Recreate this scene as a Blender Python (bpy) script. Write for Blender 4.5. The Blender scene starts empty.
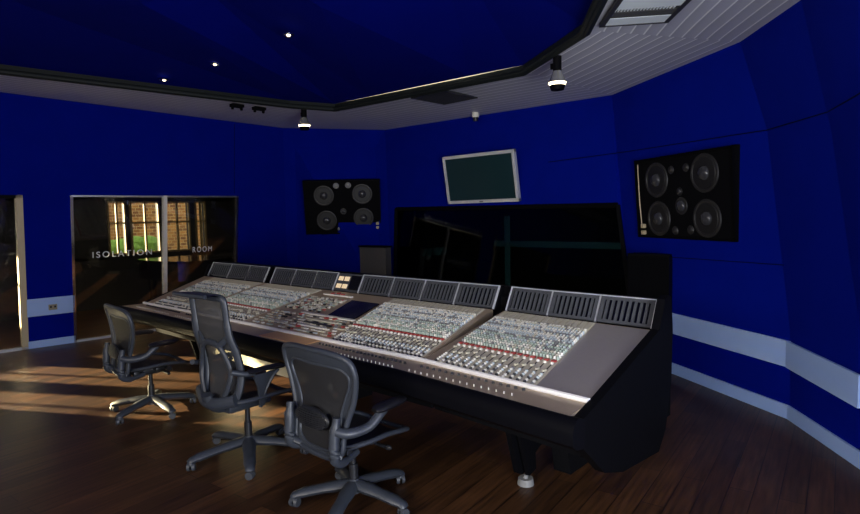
import bpy, bmesh, math, random
from mathutils import Vector, Matrix
random.seed(7)
V = Vector
S = bpy.context.scene
COL = S.collection

# ---------------------------------------------------------------- camera
def set_camera():
    yaw, pit, rol = math.radians(42.8), math.radians(-4.2), math.radians(1.35)
    F = V((-math.sin(yaw)*math.cos(pit), math.cos(yaw)*math.cos(pit), math.sin(pit)))
    R0 = V((math.cos(yaw), math.sin(yaw), 0)); U0 = R0.cross(F)
    R = R0*math.cos(rol) - U0*math.sin(rol); U = R.cross(F)
    cd = bpy.data.cameras.new('camera'); co = bpy.data.objects.new('camera', cd); COL.objects.link(co)
    cd.sensor_width = 36; cd.lens = 573/860*36; cd.clip_start = .05; cd.clip_end = 200
    m = Matrix((R, U, -F)).transposed().to_4x4(); m.translation = V((0, 0, 1.68))
    co.matrix_world = m; S.camera = co
set_camera()
# ---------------------------------------------------------------- world, sun, lamps, exposure
w = bpy.data.worlds.new('World'); S.world = w; w.use_nodes = True
w.node_tree.nodes['Background'].inputs[0].default_value = (1.0, .93, .8, 1)
w.node_tree.nodes['Background'].inputs[1].default_value = 3.0
def aim(o, d): o.rotation_euler = V(d).to_track_quat('-Z', 'Y').to_euler()
def lamp(name, kind, loc, d, energy, color, **kw):
    l = bpy.data.lights.new(name, kind); l.energy = energy; l.color = color
    for k, v in kw.items(): setattr(l, k, v)
    o = bpy.data.objects.new(name, l); COL.objects.link(o); o.location = loc; aim(o, d); return o
lamp('sun', 'SUN', (-16, 0, 6), (.85, .49, -.21), 75, (1, .82, .52), angle=.012)
lamp('rear_right_fill', 'AREA', (1.9, .4, 1.0), (-.66, .72, .34), 300, (.88, .93, 1), shape='RECTANGLE', size=2.6, size_y=1.5)  # added soft fill from the rear right, no window built there
lamp('rear_fill', 'AREA', (-1.2, -2.6, 2.3), (.05, 1, -.2), 150, (1, .92, .82), shape='RECTANGLE', size=3.2, size_y=1.0)  # added warm fill behind the camera, lifts the console
S.view_settings.view_transform = 'Standard'; S.view_settings.look = 'None'
S.view_settings.gamma = 1; S.view_settings.use_curve_mapping = False
S.view_settings.exposure = 0.0

# ---------------------------------------------------------------- materials
def mat(name, col, rough=.5, metal=0, emit=None, es=0, spec=.5, noise=0, nscale=8, bump=0, bscale=200, coat=0, alpha=1):
    m = bpy.data.materials.new(name); m.use_nodes = True
    nt = m.node_tree; b = nt.nodes['Principled BSDF']
    b.inputs['Base Color'].default_value = (*col, 1); b.inputs['Roughness'].default_value = rough
    b.inputs['Metallic'].default_value = metal; b.inputs['Specular IOR Level'].default_value = spec
    b.inputs['Coat Weight'].default_value = coat; b.inputs['Alpha'].default_value = alpha
    if emit: b.inputs['Emission Color'].default_value = (*emit, 1); b.inputs['Emission Strength'].default_value = es
    tc = nt.nodes.new('ShaderNodeTexCoord')
    if noise:
        n = nt.nodes.new('ShaderNodeTexNoise'); n.inputs['Scale'].default_value = nscale; n.inputs['Detail'].default_value = 6
        mx = nt.nodes.new('ShaderNodeMix'); mx.data_type = 'RGBA'
        mx.inputs[6].default_value = (*[c*(1-noise) for c in col], 1); mx.inputs[7].default_value = (*[min(1, c*(1+noise)) for c in col], 1)
        nt.links.new(tc.outputs['Object'], n.inputs['Vector']); nt.links.new(n.outputs['Fac'], mx.inputs[0]); nt.links.new(mx.outputs[2], b.inputs['Base Color'])
    if bump:
        n = nt.nodes.new('ShaderNodeTexNoise'); n.inputs['Scale'].default_value = bscale
        bp = nt.nodes.new('ShaderNodeBump'); bp.inputs['Strength'].default_value = bump; bp.inputs['Distance'].default_value = .002
        nt.links.new(tc.outputs['Object'], n.inputs['Vector']); nt.links.new(n.outputs['Fac'], bp.inputs['Height']); nt.links.new(bp.outputs['Normal'], b.inputs['Normal'])
    return m
def glass(name, tint, gl, rough=.0, ior=1.5):
    m = bpy.data.materials.new(name); m.use_nodes = True; nt = m.node_tree; nt.nodes.clear()
    o = nt.nodes.new('ShaderNodeOutputMaterial'); t = nt.nodes.new('ShaderNodeBsdfTransparent'); g = nt.nodes.new('ShaderNodeBsdfGlossy')
    t.inputs[0].default_value = (*tint, 1); g.inputs['Roughness'].default_value = rough
    fr = nt.nodes.new('ShaderNodeFresnel'); fr.inputs[0].default_value = ior
    mm = nt.nodes.new('ShaderNodeMath'); mm.operation = 'ADD'; mm.inputs[1].default_value = gl; mm.use_clamp = True
    nt.links.new(fr.outputs[0], mm.inputs[0])
    x = nt.nodes.new('ShaderNodeMixShader'); nt.links.new(mm.outputs[0], x.inputs[0]); nt.links.new(t.outputs[0], x.inputs[1]); nt.links.new(g.outputs[0], x.inputs[2])
    nt.links.new(x.outputs[0], o.inputs[0]); return m
def mesh_fabric(name, col, see):
    m = bpy.data.materials.new(name); m.use_nodes = True; nt = m.node_tree; b = nt.nodes['Principled BSDF']
    b.inputs['Base Color'].default_value = (*col, 1); b.inputs['Roughness'].default_value = .6
    t = nt.nodes.new('ShaderNodeBsdfTransparent'); x = nt.nodes.new('ShaderNodeMixShader'); x.inputs[0].default_value = see
    nt.links.new(b.outputs[0], x.inputs[1]); nt.links.new(t.outputs[0], x.inputs[2]); nt.links.new(x.outputs[0], nt.nodes['Material Output'].inputs[0])
    tc = nt.nodes.new('ShaderNodeTexCoord'); wv = nt.nodes.new('ShaderNodeTexWave'); wv.inputs['Scale'].default_value = 60
    bp = nt.nodes.new('ShaderNodeBump'); bp.inputs['Strength'].default_value = .3; bp.inputs['Distance'].default_value = .002
    nt.links.new(tc.outputs['Object'], wv.inputs[0]); nt.links.new(wv.outputs['Fac'], bp.inputs['Height']); nt.links.new(bp.outputs[0], b.inputs['Normal'])
    return m
def wood_floor():
    m = bpy.data.materials.new('dark wood planks'); m.use_nodes = True; nt = m.node_tree; b = nt.nodes['Principled BSDF']; L = nt.links.new
    tc = nt.nodes.new('ShaderNodeTexCoord'); mp = nt.nodes.new('ShaderNodeMapping'); mp.inputs['Rotation'].default_value = (0, 0, math.radians(-97))
    br = nt.nodes.new('ShaderNodeTexBrick'); br.inputs['Scale'].default_value = 1
    br.inputs['Brick Width'].default_value = 1.25; br.inputs['Row Height'].default_value = .13; br.inputs['Mortar Size'].default_value = .003
    br.inputs['Color1'].default_value = (.088, .040, .017, 1); br.inputs['Color2'].default_value = (.036, .017, .008, 1); br.inputs['Mortar'].default_value = (.012, .006, .004, 1)
    br.offset = .37
    L(tc.outputs['Object'], mp.inputs[0]); L(mp.outputs[0], br.inputs[0])
    m2 = nt.nodes.new('ShaderNodeMapping'); m2.inputs['Scale'].default_value = (1.5, 22, 1); L(mp.outputs[0], m2.inputs[0])
    n = nt.nodes.new('ShaderNodeTexNoise'); n.inputs['Scale'].default_value = 2; n.inputs['Detail'].default_value = 8; L(m2.outputs[0], n.inputs[0])
    cr = nt.nodes.new('ShaderNodeValToRGB'); cr.color_ramp.elements[0].position = .3; cr.color_ramp.elements[0].color = (.45, .45, .45, 1); cr.color_ramp.elements[1].position = .75; cr.color_ramp.elements[1].color = (1.5, 1.4, 1.3, 1)
    L(n.outputs[0], cr.inputs[0])
    mx = nt.nodes.new('ShaderNodeMix'); mx.data_type = 'RGBA'; mx.blend_type = 'MULTIPLY'; mx.inputs[0].default_value = 1
    L(br.outputs['Color'], mx.inputs[6]); L(cr.outputs[0], mx.inputs[7]); L(mx.outputs[2], b.inputs['Base Color'])
    b.inputs['Roughness'].default_value = .42; b.inputs['Specular IOR Level'].default_value = .35
    bp = nt.nodes.new('ShaderNodeBump'); bp.inputs['Strength'].default_value = .25; bp.inputs['Distance'].default_value = .002
    L(n.outputs[0], bp.inputs['Height']); L(bp.outputs[0], b.inputs['Normal'])
    return m
def plank_ceiling():
    m = bpy.data.materials.new('white ceiling planks'); m.use_nodes = True; nt = m.node_tree; b = nt.nodes['Principled BSDF']; L = nt.links.new
    uv = nt.nodes.new('ShaderNodeUVMap'); sp = nt.nodes.new('ShaderNodeSeparateXYZ'); L(uv.outputs[0], sp.inputs[0])
    d = nt.nodes.new('ShaderNodeMath'); d.operation = 'DIVIDE'; d.inputs[1].default_value = .112; L(sp.outputs[1], d.inputs[0])
    f = nt.nodes.new('ShaderNodeMath'); f.operation = 'FRACT'; L(d.outputs[0], f.inputs[0])
    cr = nt.nodes.new('ShaderNodeValToRGB'); e = cr.color_ramp.elements; e[0].position = 0; e[0].color = (1, 1, 1, 1); e[1].position = .16; e[1].color = (.60, .60, .67, 1)
    x = e.new(.10); x.color = (1, 1, 1, 1); x = e.new(.96); x.color = (.48, .48, .54, 1)
    L(f.outputs[0], cr.inputs[0]); L(cr.outputs[0], b.inputs['Base Color']); b.inputs['Roughness'].default_value = .5
    bp = nt.nodes.new('ShaderNodeBump'); bp.inputs['Strength'].default_value = .5; bp.inputs['Distance'].default_value = .01
    L(f.outputs[0], bp.inputs['Height']); L(bp.outputs[0], b.inputs['Normal']); return m
def brick():
    m = bpy.data.materials.new('yellow brick'); m.use_nodes = True; nt = m.node_tree; b = nt.nodes['Principled BSDF']; L = nt.links.new
    tc = nt.nodes.new('ShaderNodeTexCoord'); mp = nt.nodes.new('ShaderNodeMapping'); mp.inputs['Rotation'].default_value = (math.radians(90), 0, math.radians(90))
    mp.vector_type = 'TEXTURE'
    br = nt.nodes.new('ShaderNodeTexBrick'); br.inputs['Scale'].default_value = 3.2
    br.inputs['Color1'].default_value = (.42, .21, .06, 1); br.inputs['Color2'].default_value = (.16, .07, .03, 1); br.inputs['Mortar'].default_value = (.5, .38, .2, 1)
    L(tc.outputs['Object'], mp.inputs[0]); L(mp.outputs[0], br.inputs[0]); L(br.outputs[0], b.inputs['Base Color']); b.inputs['Roughness'].default_value = .9
    return m
M = {
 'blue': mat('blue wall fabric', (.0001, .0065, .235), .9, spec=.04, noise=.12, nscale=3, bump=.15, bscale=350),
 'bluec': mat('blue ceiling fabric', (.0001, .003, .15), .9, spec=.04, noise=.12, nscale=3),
 'seam': mat('dark seam', (.0003, .001, .03), .9, spec=.1),
 'pale': mat('pale blue grey paint', (.38, .55, .95), .5, noise=.03),
 'floor': wood_floor(), 'planks': plank_ceiling(), 'brick': brick(),
 'black': mat('satin black', (.003, .003, .004), .55, spec=.05), 'matte': mat('matt black', (.003, .003, .004), .8, spec=.08),
 'gloss': mat('gloss black', (.004, .004, .005), .12), 'vinyl': mat('black padded vinyl', (.003, .003, .0045), .5, spec=.07, bump=.2, bscale=120),
 'alu': mat('brushed aluminium', (.62, .62, .63), .32, 1), 'chrome': mat('bright metal', (.8, .8, .8), .15, 1),
 'bright': mat('polished front strip', (.95, .92, .88), .3, .0), 'silver': mat('silver plastic', (.62, .63, .66), .4, .2),
 'beige': mat('beige metal', (.55, .45, .28), .5), 'desk': mat('brown grey console plate', (.47, .365, .25), .42, .35, noise=.06, nscale=20),
 'blank': mat('grey blank plate', (.44, .40, .38), .36, .45, noise=.05, nscale=40), 'chan': mat('light channel plate', (.60, .55, .43), .5),
 'warm': mat('tan plate', (.80, .47, .20), .45), 'meter': mat('graphite meter face', (.065, .068, .075), .4, spec=.3), 'slot': mat('meter window', (.002, .002, .003), .15),
 'screen': mat('console display glass', (.003, .003, .006), .15), 'tv': mat('dark tv glass', (.012, .035, .04), .2),
 'cream': mat('cream plastic', (.62, .58, .44), .5), 'white': mat('white plastic', (.80, .77, .68), .45), 'green': mat('sage green cap', (.42, .50, .42), .5),
 'ltblue': mat('light blue cap', (.50, .56, .58), .5), 'red': mat('red cap', (.42, .06, .05), .5), 'grey': mat('mid grey cap', (.2, .2, .2), .5), 'dark': mat('dark cap', (.015, .015, .02), .4),
 'lit': mat('lit cream meter', (.6, .5, .35), .5, emit=(1, .72, .42), es=.55),
 'frame': mat('graphite chair plastic', (.034, .040, .052), .42, spec=.5), 'framed': mat('black chair plastic', (.012, .013, .016), .4), 'pad': mat('black arm pad', (.008, .008, .01), .3),
 'mesh': mesh_fabric('charcoal chair mesh', (.045, .046, .05), .14), 'meshb': mesh_fabric('black chair mesh', (.016, .016, .018), .08), 'meshd': mesh_fabric('dark seat mesh', (.024, .024, .026), .06), 'caster': mat('grey caster', (.05, .055, .065), .4),
 'cone': mat('woofer cone', (.010, .010, .011), .45), 'surr': mat('rubber surround', (.020, .019, .019), .45), 'cap': mat('glossy dust cap', (.04, .04, .045), .1), 'tweet': mat('grey disc', (.22, .22, .22), .5),
 'bulb': mat('lamp lens', (1, .9, .7), .3, emit=(1, .80, .50), es=5), 'lampglass': mat('lamp reflector', (.5, .5, .48), .25, .7),
 'brass': mat('socket plate', (.42, .38, .28), .35, .7), 'text': mat('silver lettering', (.85, .87, .9), .5, .0),
 'glass': glass('dark door glass', (.80, .80, .76), .015), 'cglass': glass('control window glass', (.35, .38, .38), .0, ior=1.38),
 'wall2': mat('dark room wall', (.014, .013, .012), .9), 'wood2': mat('window frame wood', (.2, .14, .06), .7), 'teal': mat('painted teal reflection', (.12, .36, .42), .6), 'gboard': mat('grey board', (.06, .06, .065), .8),  # teal: colour of the painted reflections in the control window
 'leaf': mat('hedge leaves', (.15, .32, .05), .8, noise=.6, nscale=30), 'ground': mat('paving', (.3, .28, .22), .9), 'acw': mat('air unit panel', (.85, .92, .94), .4), 'acd': mat('air unit louvre', (.03, .03, .03), .5), 'rail': mat('black rail', (.010, .013, .013), .6, spec=.2),
}

# ---------------------------------------------------------------- helpers
def link_mesh(name, bm, m, parent=None, smooth=False, loc=None):
    me = bpy.data.meshes.new(name); bmesh.ops.recalc_face_normals(bm, faces=bm.faces[:]) if bm.faces else None
    bm.to_mesh(me); bm.free()
    o = bpy.data.objects.new(name, me); COL.objects.link(o)
    for x in (m if isinstance(m, (list, tuple)) else [m]): me.materials.append(M[x])
    if smooth:
        for p in me.polygons: p.use_smooth = True
        try: me.set_sharp_from_angle(angle=math.radians(40))
        except Exception: pass
    if parent: o.parent = parent
    if loc: o.location = loc
    return o
def box(bm, c, s, rot=None, mi=0, bev=0):
    m = Matrix.Translation(V(c)) @ (rot.to_4x4() if rot else Matrix.Identity(4)) @ Matrix.Diagonal((*s, 1))
    r = bmesh.ops.create_cube(bm, size=1, matrix=m)
    fs = {f for v in r['verts'] for f in v.link_faces}
    for f in fs: f.material_index = mi
    if bev:
        es = {e for v in r['verts'] for e in v.link_edges}
        r2 = bmesh.ops.bevel(bm, geom=list(es), offset=bev, segments=2, affect='EDGES', profile=.6)
        for f in r2['faces']: f.material_index = mi
def prism(bm, pts, ext, mi=0):
    a = [bm.verts.new(V(p)) for p in pts]; b = [bm.verts.new(V(p)+V(ext)) for p in pts]; n = len(pts)
    fs = [bm.faces.new(a), bm.faces.new(b[::-1])] + [bm.faces.new((a[i], b[i], b[(i+1) % n], a[(i+1) % n])) for i in range(n)]
    for f in fs: f.material_index = mi
def cyl(bm, p, q, r, r2=None, seg=16, mi=0, caps=True):
    p, q = V(p), V(q); d = (q-p); r2 = r if r2 is None else r2
    m = Matrix.Translation((p+q)/2) @ d.to_track_quat('Z', 'Y').to_matrix().to_4x4()
    x = bmesh.ops.create_cone(bm, cap_ends=caps, segments=seg, radius1=r, radius2=r2, depth=d.length, matrix=m)
    for f in {f for v in x['verts'] for f in v.link_faces}: f.material_index = mi
def sphere(bm, c, s, mi=0, seg=14, rot=None):
    m = Matrix.Translation(V(c)) @ (rot.to_4x4() if rot else Matrix.Identity(4)) @ Matrix.Diagonal((*s, 1))
    x = bmesh.ops.create_uvsphere(bm, u_segments=seg, v_segments=seg//2+2, radius=1, matrix=m)
    for f in {f for v in x['verts'] for f in v.link_faces}: f.material_index = mi
def cat(pts, n=6, closed=False):
    P = [V(p) for p in pts]; N = len(P); out = []
    for i in range(N if closed else N-1):
        g = (lambda k: P[k % N]) if closed else (lambda k: P[max(0, min(N-1, k))])
        a, b, c, d = g(i-1), g(i), g(i+1), g(i+2)
        for j in range(n):
            t = j/n; out.append(.5*((2*b)+(c-a)*t+(2*a-5*b+4*c-d)*t*t+(3*b-a-3*c+d)*t**3))
    if not closed: out.append(P[-1])
    return out
def tube(bm, pts, rs, closed=False, seg=10, flat=1.0, up=(0, 0, 1), mi=0):
    """swept ellipse; rs a number or one radius per point; flat squashes it along `up`"""
    P = [V(p) for p in pts]; N = len(P); rings = []
    for i, p in enumerate(P):
        t = (P[(i+1) % N]-P[i-1]) if closed else (P[min(N-1, i+1)]-P[max(0, i-1)])
        t.normalize(); u = V(up); s = t.cross(u)
        if s.length < .05: s = t.cross(V((1, 0, 0)))
        s.normalize(); u = s.cross(t).normalized(); r = rs if isinstance(rs, (int, float)) else rs[min(i, len(rs)-1)]
        rings.append([bm.verts.new(p+(s*math.cos(a)+u*math.sin(a)*flat)*r) for a in [2*math.pi*k/seg for k in range(seg)]])
    for i in range(N if closed else N-1):
        A, B = rings[i], rings[(i+1) % N]
        for k in range(seg): bm.faces.new((A[k], A[(k+1) % seg], B[(k+1) % seg], B[k])).material_index = mi
    if not closed: bm.faces.new(rings[0][::-1]).material_index = mi; bm.faces.new(rings[-1]).material_index = mi
def grid(bm, rows, mi=0):
    R = [[bm.verts.new(V(p)) for p in r] for r in rows]
    for i in range(len(R)-1):
        for j in range(len(R[0])-1): bm.faces.new((R[i][j], R[i][j+1], R[i+1][j+1], R[i+1][j])).material_index = mi
def nb(): return bmesh.new()
def ob(name, fn, m, parent=None, smooth=False, loc=None):
    bm = nb(); fn(bm); return link_mesh(name, bm, m, parent, smooth, loc)
def bx(name, c, s, m, parent=None, rot=None, bev=0): return ob(name, lambda b: box(b, c, s, rot, 0, bev), m, parent)
def tag(o, label, category, group=None, kind=None):
    o['label'] = label; o['category'] = category
    if group: o['group'] = group
    if kind: o['kind'] = kind
    return o
def thing(name, loc, label, category, group=None, rz=0):
    o = bpy.data.objects.new(name, None); COL.objects.link(o); o.location = loc; o.rotation_euler = (0, 0, rz)
    o.empty_display_size = .1
    return tag(o, label, category, group)
def struct(o): o['kind'] = 'structure'; return o
def dup(root, loc, label=None, rz=None, group=None):
    def cp(o, par):
        c = o.copy(); COL.objects.link(c); c.parent = par
        for k in o.children: cp(k, c)
        return c
    r = cp(root, None); r.location = loc
    if rz is not None: r.rotation_euler = (0, 0, rz)
    if label: r['label'] = label
    if group: r['group'] = group
    return r
def slab(name, pts, thick, m, kind=True):
    """flat polygon pushed back from the room by thick"""
    c = sum((V(p) for p in pts), V())/len(pts); n = (V(pts[1])-V(pts[0])).cross(V(pts[2])-V(pts[0])).normalized()
    room = V((-4, 2, 1.6))
    if n.dot(room-c) > 0: n = -n
    o = ob(name, lambda b: prism(b, pts, n*thick), m)
    return struct(o) if kind else o
def lerp(a, b, t): return V(a)*(1-t)+V(b)*t
def frame_box(bm, c, u, v, n, du, dv, dn, mi=0):
    R = Matrix((u, v, n)).transposed(); box(bm, c, (du, dv, dn), R, mi)

# ================================================================ SETTING
cz = lambda x, y: 3.05+.022*(-3.1-x)+.03*(6.6-y)
LX = lambda y, z: -9.2+.0946*(y-1.9)+.1305*z
Lp = lambda y, z, off=0: V((LX(y, z)+off, y, z))
bx('floor', (-5.5, 3.5, -.05), (15, 14, .1), 'floor'); struct(bpy.data.objects['floor'])
# front wall (leans a little), with the control window hole
ML0, ML1 = V((-6.787, 6.39, 0)), V((-7.228, 6.755, 3.136))
MA0, MA1 = V((-2.66, 6.27, 0)), V((-3.061, 6.527, 3.038))
H = [V((-6.839, 6.589, 1.79)), V((-2.919, 6.379, 1.743)), V((-2.70, 6.24, .55)), V((-6.80, 6.47, .55))]
def wall_front(b):
    for q in ([ML1, MA1, H[1], H[0]], [MA1, MA0, H[2], H[1]], [MA0, ML0, H[3], H[2]], [ML0, ML1, H[0], H[3]]): prism(b, q, (.005, .1, 0))
struct(ob('wall_front', wall_front, 'blue'))
AB = [V((-.94, 5.17, 0)), V((-.955, 5.18, .711)), V((-1.173, 5.319, 2.302)), V((-1.424, 5.48, 3.084))]
BC = [V((-.36, 4.40, 0)), V((-.441, 4.45, .893)), V((-.642, 4.597, 2.174)), V((-.842, 4.676, 3.076))]
slab('wall_front_right', [MA0, MA1, AB[3], AB[2], AB[1], AB[0]], .1, 'blue')
for i, n in ((0, 'wall_right'), (1, 'wall_right'), (2, 'wall_right')): slab(n, [AB[i], AB[i+1], BC[i+1], BC[i]], .08, 'blue')
CE = [V((.55, 2.3, 0)), V((.5, 2.3, .9)), V((.42, 2.3, 2.2)), V((.3, 2.3, 3.1))]
for i in range(3): slab('wall_right', [BC[i], BC[i+1], CE[i+1], CE[i]], .08, 'blue')
slab('wall_right', [(.55, 2.3, 0), (2.3, 1.6, 0), (2.3, 1.6, 3.3), (.3, 2.3, 3.3)], .08, 'blue')
slab('wall_right', [(2.3, 1.6, 0), (2.3, -3.0, 0), (2.3, -3.0, 3.4), (2.3, 1.6, 3.4)], .08, 'blue')
slab('wall_back', [(2.3, -3, 0), (-9.7, -3, 0), (-9.7, -3, 3.6), (2.3, -3, 3.6)], .08, 'blue')
# left wall with two glazed openings
D1a, D1b, D2a, D2b, DT = -.7, 1.905, 2.43, 4.78, 2.06
Lc0, Lc1 = V((-8.83, 5.76, 0)), V((-8.438, 5.541, 3.199))
def wall_left(b):
    T = 3.34
    for y0, y1, z0, z1 in ((-3, D1a, 0, DT), (D1b, D2a, 0, DT), (-3, 4.78, DT, T)):
        prism(b, [Lp(y0, z0), Lp(y1, z0), Lp(y1, z1), Lp(y0, z1)], (-.1, 0, 0))
    prism(b, [Lp(D2b, 0), Lc0, Lc1, Lp(4.78, 3.3)], (-.1, 0, 0))
struct(ob('wall_left', wall_left, 'blue'))
slab('wall_front_left', [Lc0, Lc1, ML1, ML0], .1, 'blue')
# seams in the fabric: thin dark joints
def seam(name, pts, wdt=.006):
    struct(ob(name, lambda b: tube(b, pts, wdt, seg=6), 'seam'))
seam('trim_1', [(-3.9, 6.49, 2.32), (-2.854, 6.395, 2.346), (-1.173, 5.305, 2.30), (-.662, 4.60, 2.294), (.40, 2.3, 2.40)], .005)
seam('trim_2', [(-2.595, 6.228, 1.182), (-1.005, 5.205, 1.219)], .004)
seam('trim_3', [Lp(4.72, 2.1, .0), Lp(4.70, 3.2, .0)], .004)
# ceiling: sloping planked soffit round a raised blue ceiling
def P2(x, y): return V((x, y, cz(x, y)))
O = [P2(-9.3, -3.0), Lc1, ML1, MA1, AB[3], BC[3], P2(.3, 2.3), P2(2.3, 1.6), P2(2.3, -3)]
I = [P2(-8.62, -3.0), P2(-6.60, 4.45), P2(-6.31, 4.98), P2(-3.27, 4.965), P2(-2.228, 4.238), P2(-1.72, 3.545), P2(-.35, 1.7), P2(1.2, -.3), P2(1.2, -3)]
def soffit(b):
    uvl = b.loops.layers.uv.new('UVMap')
    for i in range(len(O)-1):
        o0, o1, i1, i0 = O[i], O[i+1], I[i+1], I[i]
        e = (o1-o0).normalized()
        vs = [b.verts.new(p) for p in (o0, o1, i1, i0)]; f = b.faces.new(vs)
        vt = [b.verts.new(p+V((0, 0, .06))) for p in (o0, o1, i1, i0)]; b.faces.new(vt).material_index = 1
        b.faces.new((vs[2], vs[3], vt[3], vt[2])).material_index = 1
        for l in f.loops:
            q = l.vert.co-o0; u = q.dot(e); l[uvl].uv = (u, (q-e*u).length+.03)
ceil_o = struct(ob('ceiling', soffit, ['planks', 'rail']))
# raised part: folded facets
E = [p+V((0, 0, .05)) for p in (I[0], P2(-7.44, 1.475), I[1], I[2], P2(-5.6, 4.975), P2(-3.95, 4.955), I[3], I[4], I[5], I[6], I[7], I[8])]
G = [V((-7.6, -3, 3.75)), V((-5.9, .9, 3.62)), V((-5.0, 2.0, 3.46)), V((-4.7, 2.3, 3.66)), V((-3.9, 2.95, 3.40)), V((-2.7, 3.1, 3.62)), V((-1.6, 1.6, 3.6)), V((.3, -3, 3.75))]
def raised(b):
    e = [b.verts.new(p) for p in E]; g = [b.verts.new(p) for p in G]
    for t in ((0, 1, 'g1'), ('g0', 0, 'g1'), (1, 2, 'g1'), (2, 'g2', 'g1'), (2, 3, 'g2'), (3, 4, 'g3'), (3, 'g3', 'g2'), (4, 5, 'g4'), (4, 'g4', 'g3'), (5, 6, 'g5'), (5, 'g5', 'g4'), (6, 7, 'g5'), (7, 8, 'g5'), (8, 9, 'g6'), (8, 'g6', 'g5'), (9, 10, 'g6'), (10, 'g7', 'g6'), (10, 11, 'g7')):
        b.faces.new([g[int(k[1])] if isinstance(k, str) else e[k] for k in t])
    c = b.verts.new((-3.2, .2, 3.75))
    for i in range(7): b.faces.new((g[i], g[i+1], c))
    b.faces.new((g[7], g[0], c))
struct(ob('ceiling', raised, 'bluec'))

# baseboards and dado band
def strip(name, a, b_, z0, z1, n, th=.018, m='pale'):
    a, b_, n = V(a), V(b_), V(n).normalized()
    struct(ob(name, lambda bm: prism(bm, [a+V((0, 0, z0)), b_+V((0, 0, z0)), b_+V((0, 0, z1)), a+V((0, 0, z1))], n*th), m))
nA = (-.539, -.842, 0); nB = (-.81, -.585, 0)
a0, a1 = V((-2.66, 6.262, 0)), V((-.945, 5.166, 0))
strip('baseboard_right', a0, a1, 0, .11, nA); strip('trim_4', a0, a1, .415, .625, nA)
b0, b1 = V((-.945, 5.166, 0)), V((-.37, 4.395, 0))
strip('baseboard_right', b0, b1, 0, .11, nB); strip('trim_5', b0+V((-.01, -.008, 0)), b1+V((-.045, -.03, 0)), .415, .625, nB, .022)
strip('baseboard_right', (-.37, 4.395, 0), (.55, 2.3, 0), 0, .11, (-1, -.4, 0)); strip('trim_6', (-.4, 4.4, 0), (.52, 2.3, 0), .415, .625, (-1, -.4, 0))
def lstrip(name, y0, y1, z0, z1):
    struct(ob(name, lambda bm: prism(bm, [Lp(y0, z0), Lp(y1, z0), Lp(y1, z1), Lp(y0, z1)], (.02, 0, 0)), 'pale'))
lstrip('baseboard_left', 1.90, 2.45, -0.0, .10); lstrip('trim_7', 1.90, 2.45, .44, .68)
lstrip('baseboard_left', 4.8, 5.7, 0, .10); lstrip('trim_8', 4.8, 5.7, .44, .66)
lstrip('baseboard_left', -3, -.72, 0, .10); lstrip('trim_9', -3, -.72, .44, .66)
# skirting across the rear walls
strip('trim_10', (2.28, -3, 0), (-9.5, -3, 0), .42, .63, (0, 1, 0)); strip('baseboard_back', (2.28, -3, 0), (-9.5, -3, 0), 0, .11, (0, 1, 0))

# glazed doors
def jamb(y0, y1, z0, z1, x=.02, dx=.08):
    return lambda b: prism(b, [Lp(y0, z0, x), Lp(y1, z0, x), Lp(y1, z1, x), Lp(y0, z1, x)], (-dx, 0, 0))
def pane(b, y0, y1): prism(b, [Lp(y0, .03, -.02), Lp(y1, .03, -.02), Lp(y1, DT-.03, -.02), Lp(y0, DT-.03, -.02)], (-.012, 0, 0))
d1 = struct(ob('door_1', lambda b: pane(b, D1a+.05, D1b-.06), 'glass'))
ob('door_frame', lambda b: [jamb(D1b-.075, D1b, 0, DT)(b), jamb(D1a, D1a+.05, 0, DT)(b)], 'beige', d1)
ob('sill', jamb(D1a, D1b, 0, .035), 'silver', d1); ob('head_frame', jamb(D1a, D1b, DT-.04, DT), 'black', d1)
d2 = struct(ob('door_2', lambda b: pane(b, D2a+.03, 3.63), 'glass'))
d3 = struct(ob('door_3', lambda b: pane(b, 3.68, D2b-.03), 'glass'))
ob('door_frame', jamb(D2a, D2a+.035, 0, DT), 'chrome', d2); ob('sill', jamb(D2a, 3.65, 0, .03), 'silver', d2)
ob('head_frame', jamb(D2a, 3.65, DT-.02, DT), 'alu', d2)
ob('meeting_stile', jamb(3.625, 3.675, .0, DT, .03), 'white', d2)
ob('door_frame', jamb(D2b-.03, D2b, 0, DT), 'chrome', d3); ob('sill', jamb(3.65, D2b, 0, .03), 'silver', d3); ob('head_frame', jamb(3.65, D2b, DT-.02, DT), 'alu', d3)
def lettering(body, y0, y1, z, h, par):
    cu = bpy.data.curves.new('lettering', 'FONT'); cu.body = body; cu.size = 1; cu.extrude = .008; cu.space_character = 1.35
    t = bpy.data.objects.new('tmp', cu); COL.objects.link(t); bpy.context.view_layer.update()
    me = bpy.data.meshes.new_from_object(t.evaluated_get(bpy.context.evaluated_depsgraph_get())); bpy.data.objects.remove(t)
    xs = [v.co.x for v in me.vertices]; ys = [v.co.y for v in me.vertices]; x0, x1, q0, q1 = min(xs), max(xs), min(ys), max(ys)
    for v in me.vertices:
        y = y0+(v.co.x-x0)/(x1-x0)*(y1-y0); zz = z+(v.co.y-q0)/(q1-q0)*h; d = v.co.z
        v.co = Lp(y, zz, d*.3-.012)
    me.materials.clear(); me.materials.append(M['text'])
    o = bpy.data.objects.new('lettering', me); COL.objects.link(o); o.parent = par; o['label'] = 'silver capital letters on the glass'
lettering('ISOLATION', 2.69, 3.47, 1.185, .085, d2)
lettering('ROOM', 4.07, 4.37, 1.18, .085, d3)

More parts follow.
